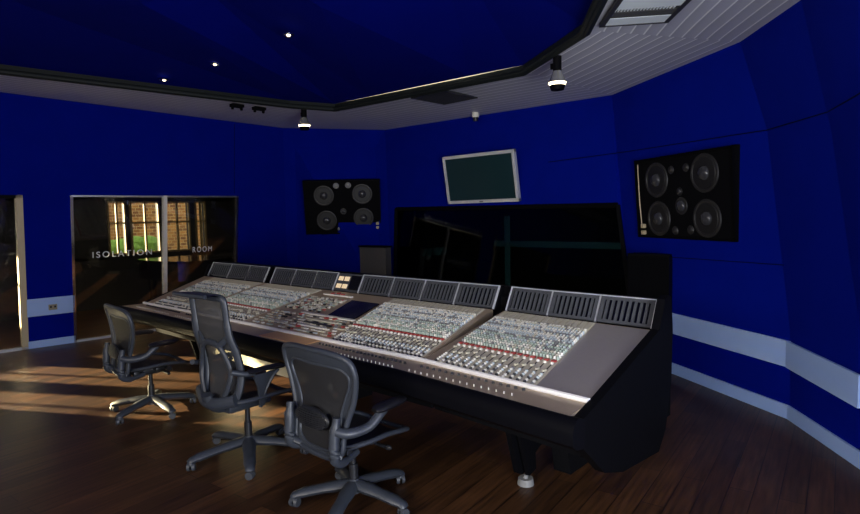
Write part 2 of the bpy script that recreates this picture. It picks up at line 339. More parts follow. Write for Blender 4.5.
# ---------------------------------------------------------------- isolation room and outside
def iso_wall(b):
    X0 = -12.3
    ws = [(-2.55, -1.75), (-1.5, -.7), (-.3, .5), (.85, 1.4), (3.98, 4.32), (4.40, 4.98), (5.07, 5.62), (5.74, 5.98)]
    ys = [-3.2]+[k for w_ in ws for k in w_]+[8]
    box(b, (X0-.08, 2.4, .5), (.16, 11.2, 1.0)); box(b, (X0-.08, 2.4, 2.85), (.16, 11.2, 1.5))
    for i in range(0, len(ys), 2): box(b, (X0-.08, (ys[i]+ys[i+1])/2, 1.55), (.16, ys[i+1]-ys[i], 1.2))
    for y0, y1 in ws:
        box(b, (X0-.06, (y0+y1)/2, 1.03), (.1, y1-y0, .06)); box(b, (X0-.06, (y0+y1)/2, 2.1), (.1, y1-y0, .06))
struct(ob('wall_isolation', iso_wall, 'wall2'))
k = 0
for y0, y1 in [(-2.55, -1.75), (-1.5, -.7), (-.3, .5), (.85, 1.4), (3.98, 4.32), (4.40, 4.98), (5.07, 5.62), (5.74, 5.98)]:
    k += 1
    def wf(b, y0=y0, y1=y1):
        for y in (y0+.015, (y0+y1)/2, y1-.015): box(b, (-12.28, y, 1.56), (.05, .035, 1.08))
        for z in (1.05, 1.66, 2.08): box(b, (-12.28, (y0+y1)/2, z), (.05, y1-y0, .035))
    struct(ob('window_%d' % k, wf, 'wood2'))
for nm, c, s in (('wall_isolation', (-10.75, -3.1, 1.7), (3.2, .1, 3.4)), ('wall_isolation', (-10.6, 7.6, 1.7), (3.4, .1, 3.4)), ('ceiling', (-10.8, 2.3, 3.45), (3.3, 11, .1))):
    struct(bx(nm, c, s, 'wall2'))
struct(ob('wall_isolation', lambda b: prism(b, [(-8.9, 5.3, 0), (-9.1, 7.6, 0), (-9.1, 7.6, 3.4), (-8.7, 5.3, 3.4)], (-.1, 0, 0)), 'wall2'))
struct(bx('ground', (-22, 2, -.08), (18.6, 40, .06), 'ground'))
tag(bx('brick_building', (-15.5, 8.6, 1.9), (.4, 10.5, 3.8), 'brick'), 'yellow brick wall outside the isolation room windows', 'brick wall')
def hedge(b):
    for i in range(40):
        y = 4.45+random.random()*.95; z = .75+random.random()*.35
        sphere(b, (-14.2+random.random()*.5, y, z), (.22+.15*random.random(),)*3, seg=8)
    box(b, (-14, 4.9, .35), (.5, 1.1, .8))
tag(ob('garden_hedge', hedge, 'leaf'), 'bright green hedge seen through the isolation room windows', 'hedge')
def curved_plate(b, z0, z1, sc=1):
    pts = cat([(-.75, -.75, 0), (-.75, .75, 0), (.1, .72, 0), (.55, .3, 0), (1.0, .1, 0), (1.15, -.35, 0), (.8, -.75, 0)], 6, True)
    prism(b, [V((p.x*sc, p.y*sc, z0)) for p in pts], (0, 0, z1-z0))
pn = thing('grand_piano', (-10.35, 4.9, 0), 'glossy black grand piano behind the isolation room glass', 'piano', rz=math.radians(100))
ob('piano_case', lambda b: curved_plate(b, .66, .96), 'gloss', pn); ob('piano_lid', lambda b: curved_plate(b, .97, 1.0, 1.02), 'gloss', pn)
for x, y in ((-.6, -.6), (-.6, .6), (.85, -.3)):
    ob('leg', lambda b: cyl(b, (x, y, 0), (x, y, .66), .05, .07), 'gloss', pn)


# ---------------------------------------------------------------- control window and live room behind
un, vn = (H[1]-H[0]).normalized(), None
wn = struct(ob('window_7', lambda b: prism(b, [h+V((0, .03, 0)) for h in H], (0, .012, 0)), 'cglass'))
def wframe(b):
    for i in range(4): tube(b, [H[i], H[(i+1) % 4]], .03, seg=4)
ob('window_frame', wframe, 'matte', wn)
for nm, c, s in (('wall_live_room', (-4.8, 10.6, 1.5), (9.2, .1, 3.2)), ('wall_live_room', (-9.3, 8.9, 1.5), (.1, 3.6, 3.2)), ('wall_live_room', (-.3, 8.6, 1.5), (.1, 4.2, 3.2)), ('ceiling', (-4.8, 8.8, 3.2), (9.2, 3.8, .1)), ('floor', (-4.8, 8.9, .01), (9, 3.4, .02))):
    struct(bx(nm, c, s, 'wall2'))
struct(bx('reflection_band_1', (-9.23, 8.9, .80), (.03, 3.3, .18), 'teal')); struct(bx('reflection_band_2', (-6.2, 10.53, 1.0), (3.1, .03, .13), 'teal'))  # teal bands imitate the dado band reflected in the control window
tag(ob('acoustic_board', lambda b: prism(b, [(-7.1, 6.80, 0), (-6.62, 6.76, 0), (-6.62, 6.74, 1.8), (-7.1, 6.78, 1.8)], (.02, .05, 0)), 'gboard'), 'grey board leaning behind the left end of the control room window', 'acoustic board')
tag(bx('reflection_panel', (-7.28, 7.0, .60), (.30, .04, 1.18), 'teal'), 'pale teal panel standing in for a reflection low in the left end of the control window', 'panel')  # added panel, its teal imitates a reflection in the glass
tag(bx('reflection_strip', (-6.74, 9.6, .82), (.11, .04, 1.6), 'teal'), 'narrow pale teal strip standing in for a reflection near the middle of the control window', 'panel')  # added upright, a reflection in the window put into its colour
lamp('live_room_fill', 'POINT', (-5.2, 8.6, 2.7), (0, 0, -1), 3.0, (.8, .95, 1), shadow_soft_size=.2)  # added weak fill so the teal pieces show through the glass
# black cabinets either side below the window
rc = thing('corner_cabinet', (-2.35, 6.0, 0), 'black cabinet in the corner right of the control window, behind the console', 'cabinet')
ob('cabinet_body', lambda b: prism(b, [(-.235, -.12, 0), (.20, -.12, 0), (.215, -.07, 0), (-.10, .13, 0), (-.235, .15, 0)], (0, 0, 1.2)), 'gloss', rc)
bx('cabinet_top', (-.01, -.03, 1.212), (.44, .2, .022), 'black', rc)
lc = thing('corner_cabinet', (-6.92, 6.22, 0), 'dark grey cabinet left of the control window under the left speaker', 'cabinet')
bx('cabinet_body', (0, -.05, .59), (.62, .12, 1.18), 'gboard', lc); bx('cabinet_top', (0, -.05, 1.195), (.64, .16, .025), 'black', lc)

# ================================================================ MIXING CONSOLE
con = thing('mixing_console', (-4.2, 2.9, 0), 'long black large-format mixing console with slanted desk, faders and meter bridge', 'mixing console')
ci = V((-4.2, 2.9, 0))
def cadd(name, fn, m, par=None, smooth=False, pl=None):
    bm = nb(); fn(bm); bmesh.ops.translate(bm, verts=bm.verts, vec=-ci)
    o = link_mesh(name, bm, m, par or con, smooth)
    if pl: o['label'] = pl
    return o
# sections: (front-left x, front-right x, front-left y, front-right y) and back, at strip Y and back Y
ZF, ZB = .775, .965
SEC = [dict(fl=(-6.62, 2.47), fr=(-5.60, 2.50), bl=(-7.10, 3.40), br=(-5.68, 3.42)),
       dict(fl=(-5.60, 2.50), fr=(-2.44, 2.53), bl=(-5.66, 3.42), br=(-2.54, 3.42)),
       dict(fl=(-2.44, 2.53), fr=(-1.265, 2.455), bl=(-2.44, 3.42), br=(-1.31, 3.36))]
def sp(s, u, v, dz=0):
    a = V((*lerp((*SEC[s]['fl'], 0), (*SEC[s]['fr'], 0), u).xy, ZF)); b = V((*lerp((*SEC[s]['bl'], 0), (*SEC[s]['br'], 0), u).xy, ZB))
    return a*(1-v)+b*v+V((0, 0, dz))
LIPD = .215
for s in range(3):
    cadd('desk_panel', lambda b: prism(b, [sp(s, 0, -.01), sp(s, 1, -.01), sp(s, 1, 1.0), sp(s, 0, 1.0)], (0, 0, -.05)), 'desk')
    q0, q1 = sp(s, 0, 0), sp(s, 1, 0)
    l0 = q0+V((-.1 if s == 0 else 0, -LIPD, -.008)); l1 = q1+V((0.01 if s == 2 else 0, -LIPD, -.008))
    cadd('lip_panel', lambda b: prism(b, [l0, l1, q1+V((0, -.01, 0)), q0+V((0, -.01, 0))], (0, 0, -.04)), 'desk')
    cadd('front_strip', lambda b: tube(b, [q0+V((.0, -.005, .006)), q1+V((0, -.005, .006))], .017, seg=8), 'bright')
    # padded front edge
    def pad(b):
        prof = [(.0, .0), (-.02, -.006), (-.045, -.03), (-.055, -.07), (-.05, -.115), (-.02, -.14), (.03, -.15), (.06, -.14), (.06, -.02)]
        e0 = l0+V((-.02 if s == 0 else 0, 0, .004)); e1 = l1+V((.05 if s == 2 else 0, 0, .004))
        A = [b.verts.new(e0+V((0, y, z))) for y, z in prof]; B = [b.verts.new(e1+V((0, y, z))) for y, z in prof]; n = len(prof)
        for i in range(n): b.faces.new((A[i], B[i], B[(i+1) % n], A[(i+1) % n]))
        b.faces.new(A[::-1]); b.faces.new(B)
    cadd('padded_edge', pad, 'vinyl', smooth=True)
for s in range(3):
    q0, q1 = sp(s, 0, 0), sp(s, 1, 0); k0, k1 = sp(s, 0, 1), sp(s, 1, 1)
    cadd('console_body', lambda b: (prism(b, [q0+V((.02, .02, -.06)), q0+V((.02, .1, -.33)), k0+V((.02, .18, -.55)), k0+V((.02, .18, .08)), k0+V((.02, .12, .08)), k0+V((.02, .0, -.06))], (q1-q0).x*V((1, 0, 0))+V((-.03, (q1-q0).y, 0)))), 'matte')
# right end cheek and left end cheek
def cheek(x, w_, dy=0, dz=0, skew=0):
    pr = [(2.24, .745), (2.47, .79), (3.30, .985), (3.40, 1.15), (3.48, 1.165), (3.51, 1.15), (3.54, .95), (3.52, .62), (3.42, .36), (3.30, .26), (2.75, .34), (2.52, .42), (2.28, .62)]
    return lambda b: prism(b, [V((x+skew*(y-2.25), y+dy, z)) for y, z in cat([(y, z, 0) for y, z in pr], 3, True) for y, z in [(y, z)]] if 0 else [V((x+skew*(y-2.25), y+dy, z)) for y, z in pr], (w_, 0, 0))
cadd('side_panel', cheek(-1.255, .05, 0, 0, -.05), 'black', pl='black end cheek')
cadd('side_panel', lambda b: prism(b, [(-6.72, 2.27, .75), (-6.72, 2.46, .76), (-7.12, 3.40, .95), (-7.16, 3.5, 1.1), (-7.2, 3.6, 1.1), (-7.2, 3.6, .4), (-7.0, 3.2, .3), (-6.8, 2.6, .5), (-6.72, 2.3, .63)], (-.03, 0, 0)), 'black')
cadd('rear_housing', lambda b: prism(b, [(-7.2, 3.56, .35), (-1.32, 3.5, .35), (-1.32, 3.58, .35), (-7.2, 3.74, .35)], (0, 0, .70)), 'matte')
cadd('rear_ledge', lambda b: prism(b, [(-7.2, 3.60, 1.05), (-1.30, 3.54, 1.05), (-1.30, 3.58, 1.05), (-7.2, 3.76, 1.05)], (0, 0, .075)), 'black')
# pedestals, beam, legs
for x in (-6.3, -4.15, -1.9):
    cadd('pedestal', lambda b: prism(b, [(x, 3.2, 0), (x, 3.5, 0), (x, 3.55, .5), (x, 3.1, .5)], (.12, 0, 0)), 'matte')
def leg(x):
    def f(b):
        prism(b, [(x, 2.70, .56), (x, 2.93, .56), (x, 2.97, .09), (x, 2.88, .07), (x, 2.84, .09)], (.035, 0, 0))
        prism(b, [(x, 2.93, .10), (x, 3.05, .24), (x, 3.3, .3), (x, 3.3, .24), (x, 3.08, .18)], (.035, 0, 0))
        prism(b, [(x+.05, 2.74, .56), (x+.05, 2.94, .56), (x+.05, 2.97, .09), (x+.05, 2.89, .07)], (.03, 0, 0))
    return f
for x in (-6.2, -4.0, -1.97):
    g_ = cadd('leg', leg(x), 'black')
    cadd('foot', lambda b: (cyl(b, (x+.04, 2.91, 0), (x+.04, 2.91, .04), .052, .046, 18), cyl(b, (x+.04, 2.91, .03), (x+.04, 2.91, .06), .016)), 'tweet', g_, True)
cadd('cross_beam', lambda b: box(b, (-5.2, 2.93, .28), (2.6, .03, .15)), 'cream', pl='cream painted cross beam')
cadd('under_tray', lambda b: box(b, (-4.0, 2.8, .60), (5.2, .45, .05)), 'matte')
# blank plates, tan patch, display
def plate(s, u0, u1, v0, v1, dz=.002):
    return lambda b: prism(b, [sp(s, u0, v0, dz), sp(s, u1, v0, dz), sp(s, u1, v1, dz), sp(s, u0, v1, dz)], (0, 0, -.004))
def xu(s, x, v):
    a, b = sp(s, 0, v).x, sp(s, 1, v).x; return (x-a)/(b-a)
def platex(s, xf0, xf1, xb0, xb1, v0, v1, dz=.002):
    return lambda b: prism(b, [sp(s, xu(s, xf0, v0), v0, dz), sp(s, xu(s, xf1, v0), v0, dz), sp(s, xu(s, xb1, v1), v1, dz), sp(s, xu(s, xb0, v1), v1, dz)], (0, 0, -.004))
# channel banks: section, n channels, x range at front, x range at back
BANKS = [(0, 24, -6.45, -5.62, -6.82, -5.72), (1, 20, -5.50, -4.62, -5.62, -4.62), (1, 24, -3.36, -2.46, -3.60, -2.60), (2, 16, -2.36, -1.59, -2.42, -1.69)]
for s, n, f0, f1, g0, g1 in BANKS:
    cadd('channel_bank', platex(s, f0, f1, g0, g1, .02, .985), 'chan')
cadd('blank_plate', platex(2, -1.585, -1.275, -1.685, -1.315, .02, .985, .003), 'blank', pl='plain grey blank plate at the right end')
cadd('tan_plate', lambda b: prism(b, [(-4.0, 2.33, .770), (-3.42, 2.33, .770), (-3.42, 2.49, .775), (-4.0, 2.49, .775)], (0, 0, .004)), 'warm', pl='plain tan plate')
cadd('computer_display', lambda b: prism(b, [sp(1, xu(1, -3.86, .42), .42, .004), sp(1, xu(1, -3.53, .42), .42, .004), sp(1, xu(1, -3.60, .80), .80, .004), sp(1, xu(1, -3.96, .80), .80, .004)], (0, 0, .008)), 'screen', pl='black flat display in the desk')
# knobs
ROWS = []  # v, material, radius, height, kind
def R_(v, m, r=.011, h=.016, k='rotary_knob'): ROWS.append((v, m, r, h, k))
for v, m in ((.035, 'dark'), (.06, 'white'), (.085, 'dark'), (.11, 'ltblue'), (.135, 'white'), (.155, 'ltblue')): R_(v, m, .010, .012)
for v, m in ((.37, 'green'), (.40, 'green'), (.43, 'white'), (.46, 'green'), (.49, 'green'), (.52, 'ltblue'), (.55, 'green'), (.575, 'grey'), (.60, 'ltblue'), (.63, 'ltblue'), (.655, 'white'), (.68, 'ltblue'), (.705, 'grey'), (.73, 'ltblue'), (.755, 'white'), (.78, 'ltblue'), (.80, 'cream'), (.82, 'white')): R_(v, m, .0115, .02)
MI = ['dark', 'white', 'ltblue', 'green', 'grey', 'red', 'cream', 'chan', 'alu']
def prismk(b, c, r, h, mi, seg=6):
    x = bmesh.ops.create_cone(b, cap_ends=True, segments=seg, radius1=r, radius2=r*.8, depth=h, matrix=Matrix.Translation(c+V((0, 0, h/2))))
    for f in {f for v in x['verts'] for f in v.link_faces}: f.material_index = mi
stuff = nb(); singles = []
kn_src = {}
for bi, (s, n, f0, f1, g0, g1) in enumerate(BANKS):
    for i in range(n):
        t = (i+.5)/n
        def pos(v, dz=.003, dx=0):
            x = (f0+(f1-f0)*t)*(1-v)+(g0+(g1-g0)*t)*v+dx; return sp(s, xu(s, x, v), v, dz)
        pitch = (f1-f0)/n
        for ri, (v, m, r, h, k) in enumerate(ROWS):
            two = ri > 5 and n > 0
            for dx in ((-pitch*.22, pitch*.22) if two else (0,)):
                p = pos(v, .003, dx)
                mm = m if random.random() < .62 else random.choice(['white', 'white', 'chan', 'grey', m])
                if bi == 3 and ri < 6 and len(singles) < 96: singles.append((p, mm, r, h))
                else: prismk(stuff, p, r*(.8 if two else 1), h, MI.index(mm))
        # fader slot plus long scribble bars
        a, e = pos(.18, .0025), pos(.31, .0025)
        prism(stuff, [a+V((-.003, 0, 0)), a+V((.003, 0, 0)), e+V((.003, 0, 0)), e+V((-.003, 0, 0))], (0, 0, .002), 0)
        a, e = pos(.85, .003), pos(.975, .003)
        prism(stuff, [a+V((-pitch*.36, 0, 0)), a+V((pitch*.36, 0, 0)), e+V((pitch*.36, 0, 0)), e+V((-pitch*.36, 0, 0))], (0, 0, .006), 6)
        # lip controls
        for dy, m, r in ((-.045, 'dark', .010), (-.15, 'white', .003)):
            x = f0+(f1-f0)*t; prismk(stuff, V((x, 2.49+dy-.02, ZF-.002)), r, .012, MI.index(m))
        # fader cap and red button, individual parts
        p = pos(.19+.1*random.random()**2, .004)
        me = kn_src.get('fader')
        if not me:
            o = ob('fader_cap', lambda b: box(b, (0, 0, .008), (.015, .030, .012), None, 0, .003), 'cream', con); kn_src['fader'] = o
        else: o = me.copy(); COL.objects.link(o); o.parent = con
        o.location = p-ci
        if 'red' not in kn_src:
            o = ob('red_button', lambda b: box(b, (0, 0, .006), (.024, .026, .012), None, 0, .002), 'red', con); kn_src['red'] = o
        else: o = kn_src['red'].copy(); COL.objects.link(o); o.parent = con
        o.location = pos(.335, .003)-ci
        prismk(stuff, pos(.305, .003), .011, .012, 1)
bmesh.ops.translate(stuff, verts=stuff.verts, vec=-ci)
so = link_mesh('rotary_knob', stuff, MI, con); so['kind'] = 'stuff'
for p, mm, r, h in singles:
    if mm not in kn_src:
        o = ob('rotary_knob', lambda b: prismk(b, V((0, 0, 0)), r, h, 0, 10), mm, con); kn_src[mm] = o
    else: o = kn_src[mm].copy(); COL.objects.link(o); o.parent = con
    o.location = p-ci
# master section: button strips, keys, markers
def master(b):
    rnd = random.Random(3)
    for v0, v1, x0, x1, ny, nx in ((.05, .38, -4.55, -3.42, 7, 26), (.45, .80, -4.55, -4.02, 12, 16)):
        for j in range(ny):
            v = v0+(v1-v0)*(j+.5)/ny
            for i in range(nx):
                if rnd.random() < .28: continue
                x = x0+(x1-x0)*(i+.5)/nx; p = sp(1, xu(1, x, v), v, .006)
                m = rnd.choices(['cream', 'white', 'grey', 'ltblue', 'green', 'red', 'dark', 'chan'], [5, 5, 3, 2, 2, 1.3, 3, 4])[0]
                box(b, p, ((x1-x0)/nx*.7*rnd.choice([1, 1, 1.3]), .018, .010), None, MI.index(m))
    for v, x0, x1, m in ((.40, -4.2, -3.5, 'white'), (.30, -4.0, -3.6, 'cream'), (.14, -4.4, -4.1, 'cream'), (.23, -3.95, -3.6, 'dark'), (.17, -3.95, -3.6, 'white'), (.88, -4.45, -4.05, 'white')):
        a, e = sp(1, xu(1, x0, v), v, .008), sp(1, xu(1, x1, v), v, .008); box(b, (a+e)/2, ((e-a).length, .035, .012), None, MI.index(m))
    for x, v in ((-4.35, .9), (-4.28, .92), (-4.2, .9), (-3.8, .35), (-3.7, .36), (-3.9, .12), (-4.15, .35)): box(b, sp(1, xu(1, x, v), v, .014), (.03, .03, .012), None, MI.index('red'))
mo = cadd('master_controls', master, MI)
# meter bridge modules (x at the top edge, from left)
def bridge_y(x): return 3.52+(-.02*(x+2.4) if x > -2.4 else 0)-(.02 if x > -2.4 else 0)+(.02*(-5.7-x) if x < -5.7 else 0)
MOD = [(-7.13, -6.62), (-6.62, -6.17), (-6.17, -5.75), (-5.61, -5.21), (-5.21, -4.83), (-4.83, -4.49), (-4.11, -3.69), (-3.69, -3.31), (-3.31, -2.94), (-2.94, -2.55), (-2.43, -2.07), (-2.07, -1.71), (-1.71, -1.34)]
def bp(x, t, off=0):
    y1 = bridge_y(x); bot = V((x, y1-.085, .972)); top = V((x, y1, 1.13)); n = V((0, -.88, .47))
    return bot*(1-t)+top*t+n*off
def bridge_housing(x0, x1):
    return lambda b: prism(b, [bp(x0, -.05, -.012), bp(x1, -.05, -.012), bp(x1, 1.06, -.012), bp(x0, 1.06, -.012)], (0, .10, -.02))
for a, b_ in ((-7.16, -5.73), (-5.63, -2.53), (-2.46, -1.30)): cadd('bridge_housing', bridge_housing(a, b_), 'black')
for x0, x1 in MOD:
    def face(b):
        n = 9
        xs = [x0+.018+(x1-x0-.036)*k/n for k in range(n+1)]
        for t0, t1 in ((0, .11), (.87, 1)): prism(b, [bp(x0, t0, 0), bp(x1, t0, 0), bp(x1, t1, 0), bp(x0, t1, 0)], V((0, .88, -.47))*.012)
        for k in range(n+1):
            h = .0085 if 0 < k < n else .016
            prism(b, [bp(xs[k]-h, .1, 0), bp(xs[k]+h, .1, 0), bp(xs[k]+h, .9, 0), bp(xs[k]-h, .9, 0)], V((0, .88, -.47))*.012)
    mp_ = cadd('meter_panel', face, 'meter')
    cadd('meter_window', lambda b: prism(b, [bp(x0+.01, .1, -.010), bp(x1-.01, .1, -.010), bp(x1-.01, .9, -.010), bp(x0+.01, .9, -.010)], V((0, .88, -.47))*.003), 'slot', mp_)
    def edge(b):
        for x in (x0, x1): prism(b, [bp(x-.006, -.03, .004), bp(x+.006, -.03, .004), bp(x+.006, 1.02, .004), bp(x-.006, 1.02, .004)], V((0, .88, -.47))*.012)
        prism(b, [bp(x0, .985, .003), bp(x1, .985, .003), bp(x1, 1.02, .003), bp(x0, 1.02, .003)], V((0, .88, -.47))*.012)
    cadd('metal_trim', edge, 'silver', mp_)
vm = cadd('centre_meter_panel', lambda b: prism(b, [bp(-4.48, 0, 0), bp(-4.12, 0, 0), bp(-4.12, 1, 0), bp(-4.48, 1, 0)], V((0, .88, -.47))*.012), 'meter')
for x in (-4.42, -4.33):
    for t in (.27, .70): cadd('dial_meter', lambda b: prism(b, [bp(x-.035, t-.12, .004), bp(x+.035, t-.12, .004), bp(x+.035, t+.12, .004), bp(x-.035, t+.12, .004)], V((0, .88, -.47))*.006), 'lit', vm, pl='lit cream dial')
cadd('small_screen', lambda b: prism(b, [bp(-4.27, .1, .004), bp(-4.13, .1, .004), bp(-4.13, .9, .004), bp(-4.27, .9, .004)], V((0, .88, -.47))*.006), 'screen', vm)

# ================================================================ CHAIRS
def star_base(root, R, m, hub_r=.045, hz=.10, rot=0, thin=.030, cast='caster'):
    bm = nb()
    cyl(bm, (0, 0, hz-.03), (0, 0, hz+.05), hub_r, hub_r*.75, 20)
    for k in range(5):
        a = rot+k*2*math.pi/5; d = V((math.cos(a), math.sin(a), 0))
        tube(bm, cat([d*.02+V((0, 0, hz+.015)), d*R*.5+V((0, 0, hz+.0)), d*R*.95+V((0, 0, hz-.025)), d*R*1.02+V((0, 0, hz-.045))], 4), [thin*1.15]*4+[thin]*4+[thin*.8]*4+[thin*.6], flat=.7, seg=10)
    link_mesh('star_base', bm, m, root, True)
    for k in range(5):
        a = rot+k*2*math.pi/5; d = V((math.cos(a), math.sin(a), 0)); p = d*R; t = V((math.cos(a+1.1), math.sin(a+1.1), 0)); s_ = V((-t.y, t.x, 0))
        def cf(b):
            for e in (-1, 1): cyl(b, p+s_*(e*.008)+V((0, 0, .029)), p+s_*(e*.026)+V((0, 0, .029)), .029, .026, 18)
            cyl(b, p+V((0, 0, .03)), p+V((0, 0, hz-.04)), .010, .010, 8)
            sphere(b, p+V((0, 0, .045)), (.022, .022, .018), seg=10)
        ob('caster', cf, 'caster', root, True)
def column(root, z0, z1, m='framed'):
    ob('gas_column', lambda b: (cyl(b, (0, 0, z0), (0, 0, (z0+z1)/2), .028, .027, 16), cyl(b, (0, 0, (z0+z1)/2), (0, 0, z1), .018, .018, 16)), m, root, True)
def half_to_loop(half): return half+[V((-p[0], p[1], p[2])) for p in half[::-1]]
def aeron(label, loc, rz, base_rot, group):
    r = thing('office_chair', loc, label, 'office chair', group, rz)
    star_base(r, .345, 'frame', rot=base_rot, thin=.040); column(r, .12, .36)
    # seat: wide mesh pan with rolled front
    zs = .44
    sh = [(0, .27, zs-.035), (.16, .27, zs-.03), (.235, .20, zs+.0), (.25, .05, zs+.02), (.235, -.10, zs+.012), (.17, -.2, zs), (0, -.22, zs-.005)]
    loop = cat([V(p) for p in sh]+[V((-x, y, z)) for x, y, z in sh[1:-1][::-1]], 5, True)
    ob('seat_frame', lambda b: tube(b, loop, .019, True, flat=.75), 'frame', r, True)
    def seat(b):
        rows = []
        for j in range(13):
            y = -.215+.48*j/12; wv = .243*(1-max(0, (abs(y-.03)-.16)/.26)**2*.55); zc = zs+.012-.045*max(0, (y-.12)/.15)**1.5 if y > .12 else zs+.012
            rows.append([V((wv*(-1+2*i/12), y, zc-.028*(1-((-1+2*i/12))**2))) for i in range(13)])
        grid(b, rows)
    ob('seat_mesh', seat, 'meshd', r, True)
    def mech(b):
        box(b, (0, -.02, .375), (.15, .26, .055), None, 0, .015); box(b, (0, .02, .405), (.34, .05, .03), None, 0, .01); box(b, (0, -.16, .40), (.36, .05, .04), None, 0, .012)
        for e in (-1, 1): cyl(b, (e*.07, .06, .372), (e*.21, .075, .368), .008, .012, 10); sphere(b, (e*.22, .078, .368), (.03, .016, .016), seg=10)
        cyl(b, (-.06, .14, .37), (.06, .14, .37), .024, .024, 14)
    ob('tilt_mechanism', mech, 'framed', r, True)
    # back: wing shaped hoop, waisted low down
    yb = lambda z: -.225-.05*math.sin(max(0, (z-.46))/.5*math.pi*.9)*-.6-.10*max(0, z-.66)
    half = [(0, .385), (.13, .390), (.205, .43), (.215, .52), (.235, .61), (.272, .70), (.302, .80), (.312, .875), (.285, .94), (.17, .967), (0, .972)]
    inner = [(0, .415), (.10, .42), (.165, .46), (.182, .54), (.180, .62), (.205, .70), (.248, .785), (.258, .845), (.215, .880), (.13, .888), (0, .885)]
    P_ = lambda x, z, o=0: V((x, yb(z)-.03*(1-(x/.3)**2)+o, z))
    def loop_of(h, o=0):
        hp = [P_(x, z, o) for x, z in h]; return cat(hp+[V((-p.x, p.y, p.z)) for p in hp[1:-1][::-1]], 5, True)
    lo, li = loop_of(half), loop_of(inner, .008)
    def backframe(b):
        tube(b, lo, .017, True, up=(0, 1, 0)); tube(b, li, .009, True, seg=8, up=(0, 1, 0))
        N = len(lo); mid = [(lo[i]+li[i])/2+V((0, -.006, 0)) for i in range(N)]
        grid(b, [[p[i % N] for i in range(N+1)] for p in (lo, mid, li)])
        grid(b, [[p[i % N]+V((0, .012, 0)) for i in range(N+1)] for p in (lo, mid, li)])
    ob('back_frame', backframe, 'frame', r, True)
    hw = cat([(x, z, 0) for x, z in inner], 8)
    def bm_(b):
        rows = []
        for j in range(19):
            z = .422+(.882-.422)*j/18; c = min(((abs(h.y-z), -h.x) for h in hw if h.x > .1), key=lambda q: q[0])[1]*-1
            rows.append([P_(c*(-1+2*i/12), z, .010) for i in range(13)])
        grid(b, rows)
    ob('back_mesh', bm_, 'meshb', r, True)
    # lumbar pad behind the mesh
    def lum(b):
        sphere(b, (0, -.272, .590), (.150, .030, .062), seg=20)
        for j in range(9):
            z = .545+.0112*j; wx = .145*math.sqrt(max(.1, 1-((z-.59)/.062)**2))
            tube(b, [V((wx*q, -.275-.028*math.sqrt(max(0, 1-(wx*q/.15)**2-((z-.59)/.062)**2*.8)), z)) for q in (-.95, -.6, -.2, .2, .6, .95)], .0045, seg=6)
    ob('lumbar_pad', lum, 'framed', r, True)
    # rear uprights and lower yoke
    for e in (-1, 1):
        ob('back_upright', lambda b: tube(b, cat([(e*.16, -.10, .385), (e*.195, -.22, .375), (e*.205, -.285, .41), (e*.205, -.285, .52), (e*.212, -.27, .635)], 5), [.020]*5+[.026]*5+[.030]*8+[.022]*4, flat=1.0), 'frame', r, True)
        ar = ob('armrest', lambda b: tube(b, cat([(e*.215, -.28, .565), (e*.26, -.23, .55), (e*.30, -.13, .565), (e*.315, -.06, .62), (e*.315, -.03, .638)], 5), [.030]*8+[.028]*8+[.026]*6, flat=.9), 'frame', r, True)
        ob('arm_pad', lambda b: tube(b, cat([(e*.315, -.10, .650), (e*.32, -.02, .657), (e*.31, .07, .657), (e*.285, .145, .652)], 4), [.024, .038, .046, .048, .048, .048, .048, .047, .046, .044, .04, .034, .02], flat=.48), 'pad', ar, True)
    ob('yoke', lambda b: tube(b, cat([(-.205, -.27, .42), (-.12, -.22, .385), (0, -.18, .37), (.12, -.22, .385), (.205, -.27, .42)], 4), .027, flat=.8), 'frame', r, True)
    return r
G_A = 'mesh office chairs at the console'
aeron('graphite mesh office chair nearest the camera, round lumbar pad on its waisted back', (-2.57, 2.07, 0), math.radians(0), math.radians(12), G_A)
aeron('dark mesh office chair farthest left, lit by sun, next to the isolation room doors', (-5.22, 1.96, 0), math.radians(-3), math.radians(8), G_A)
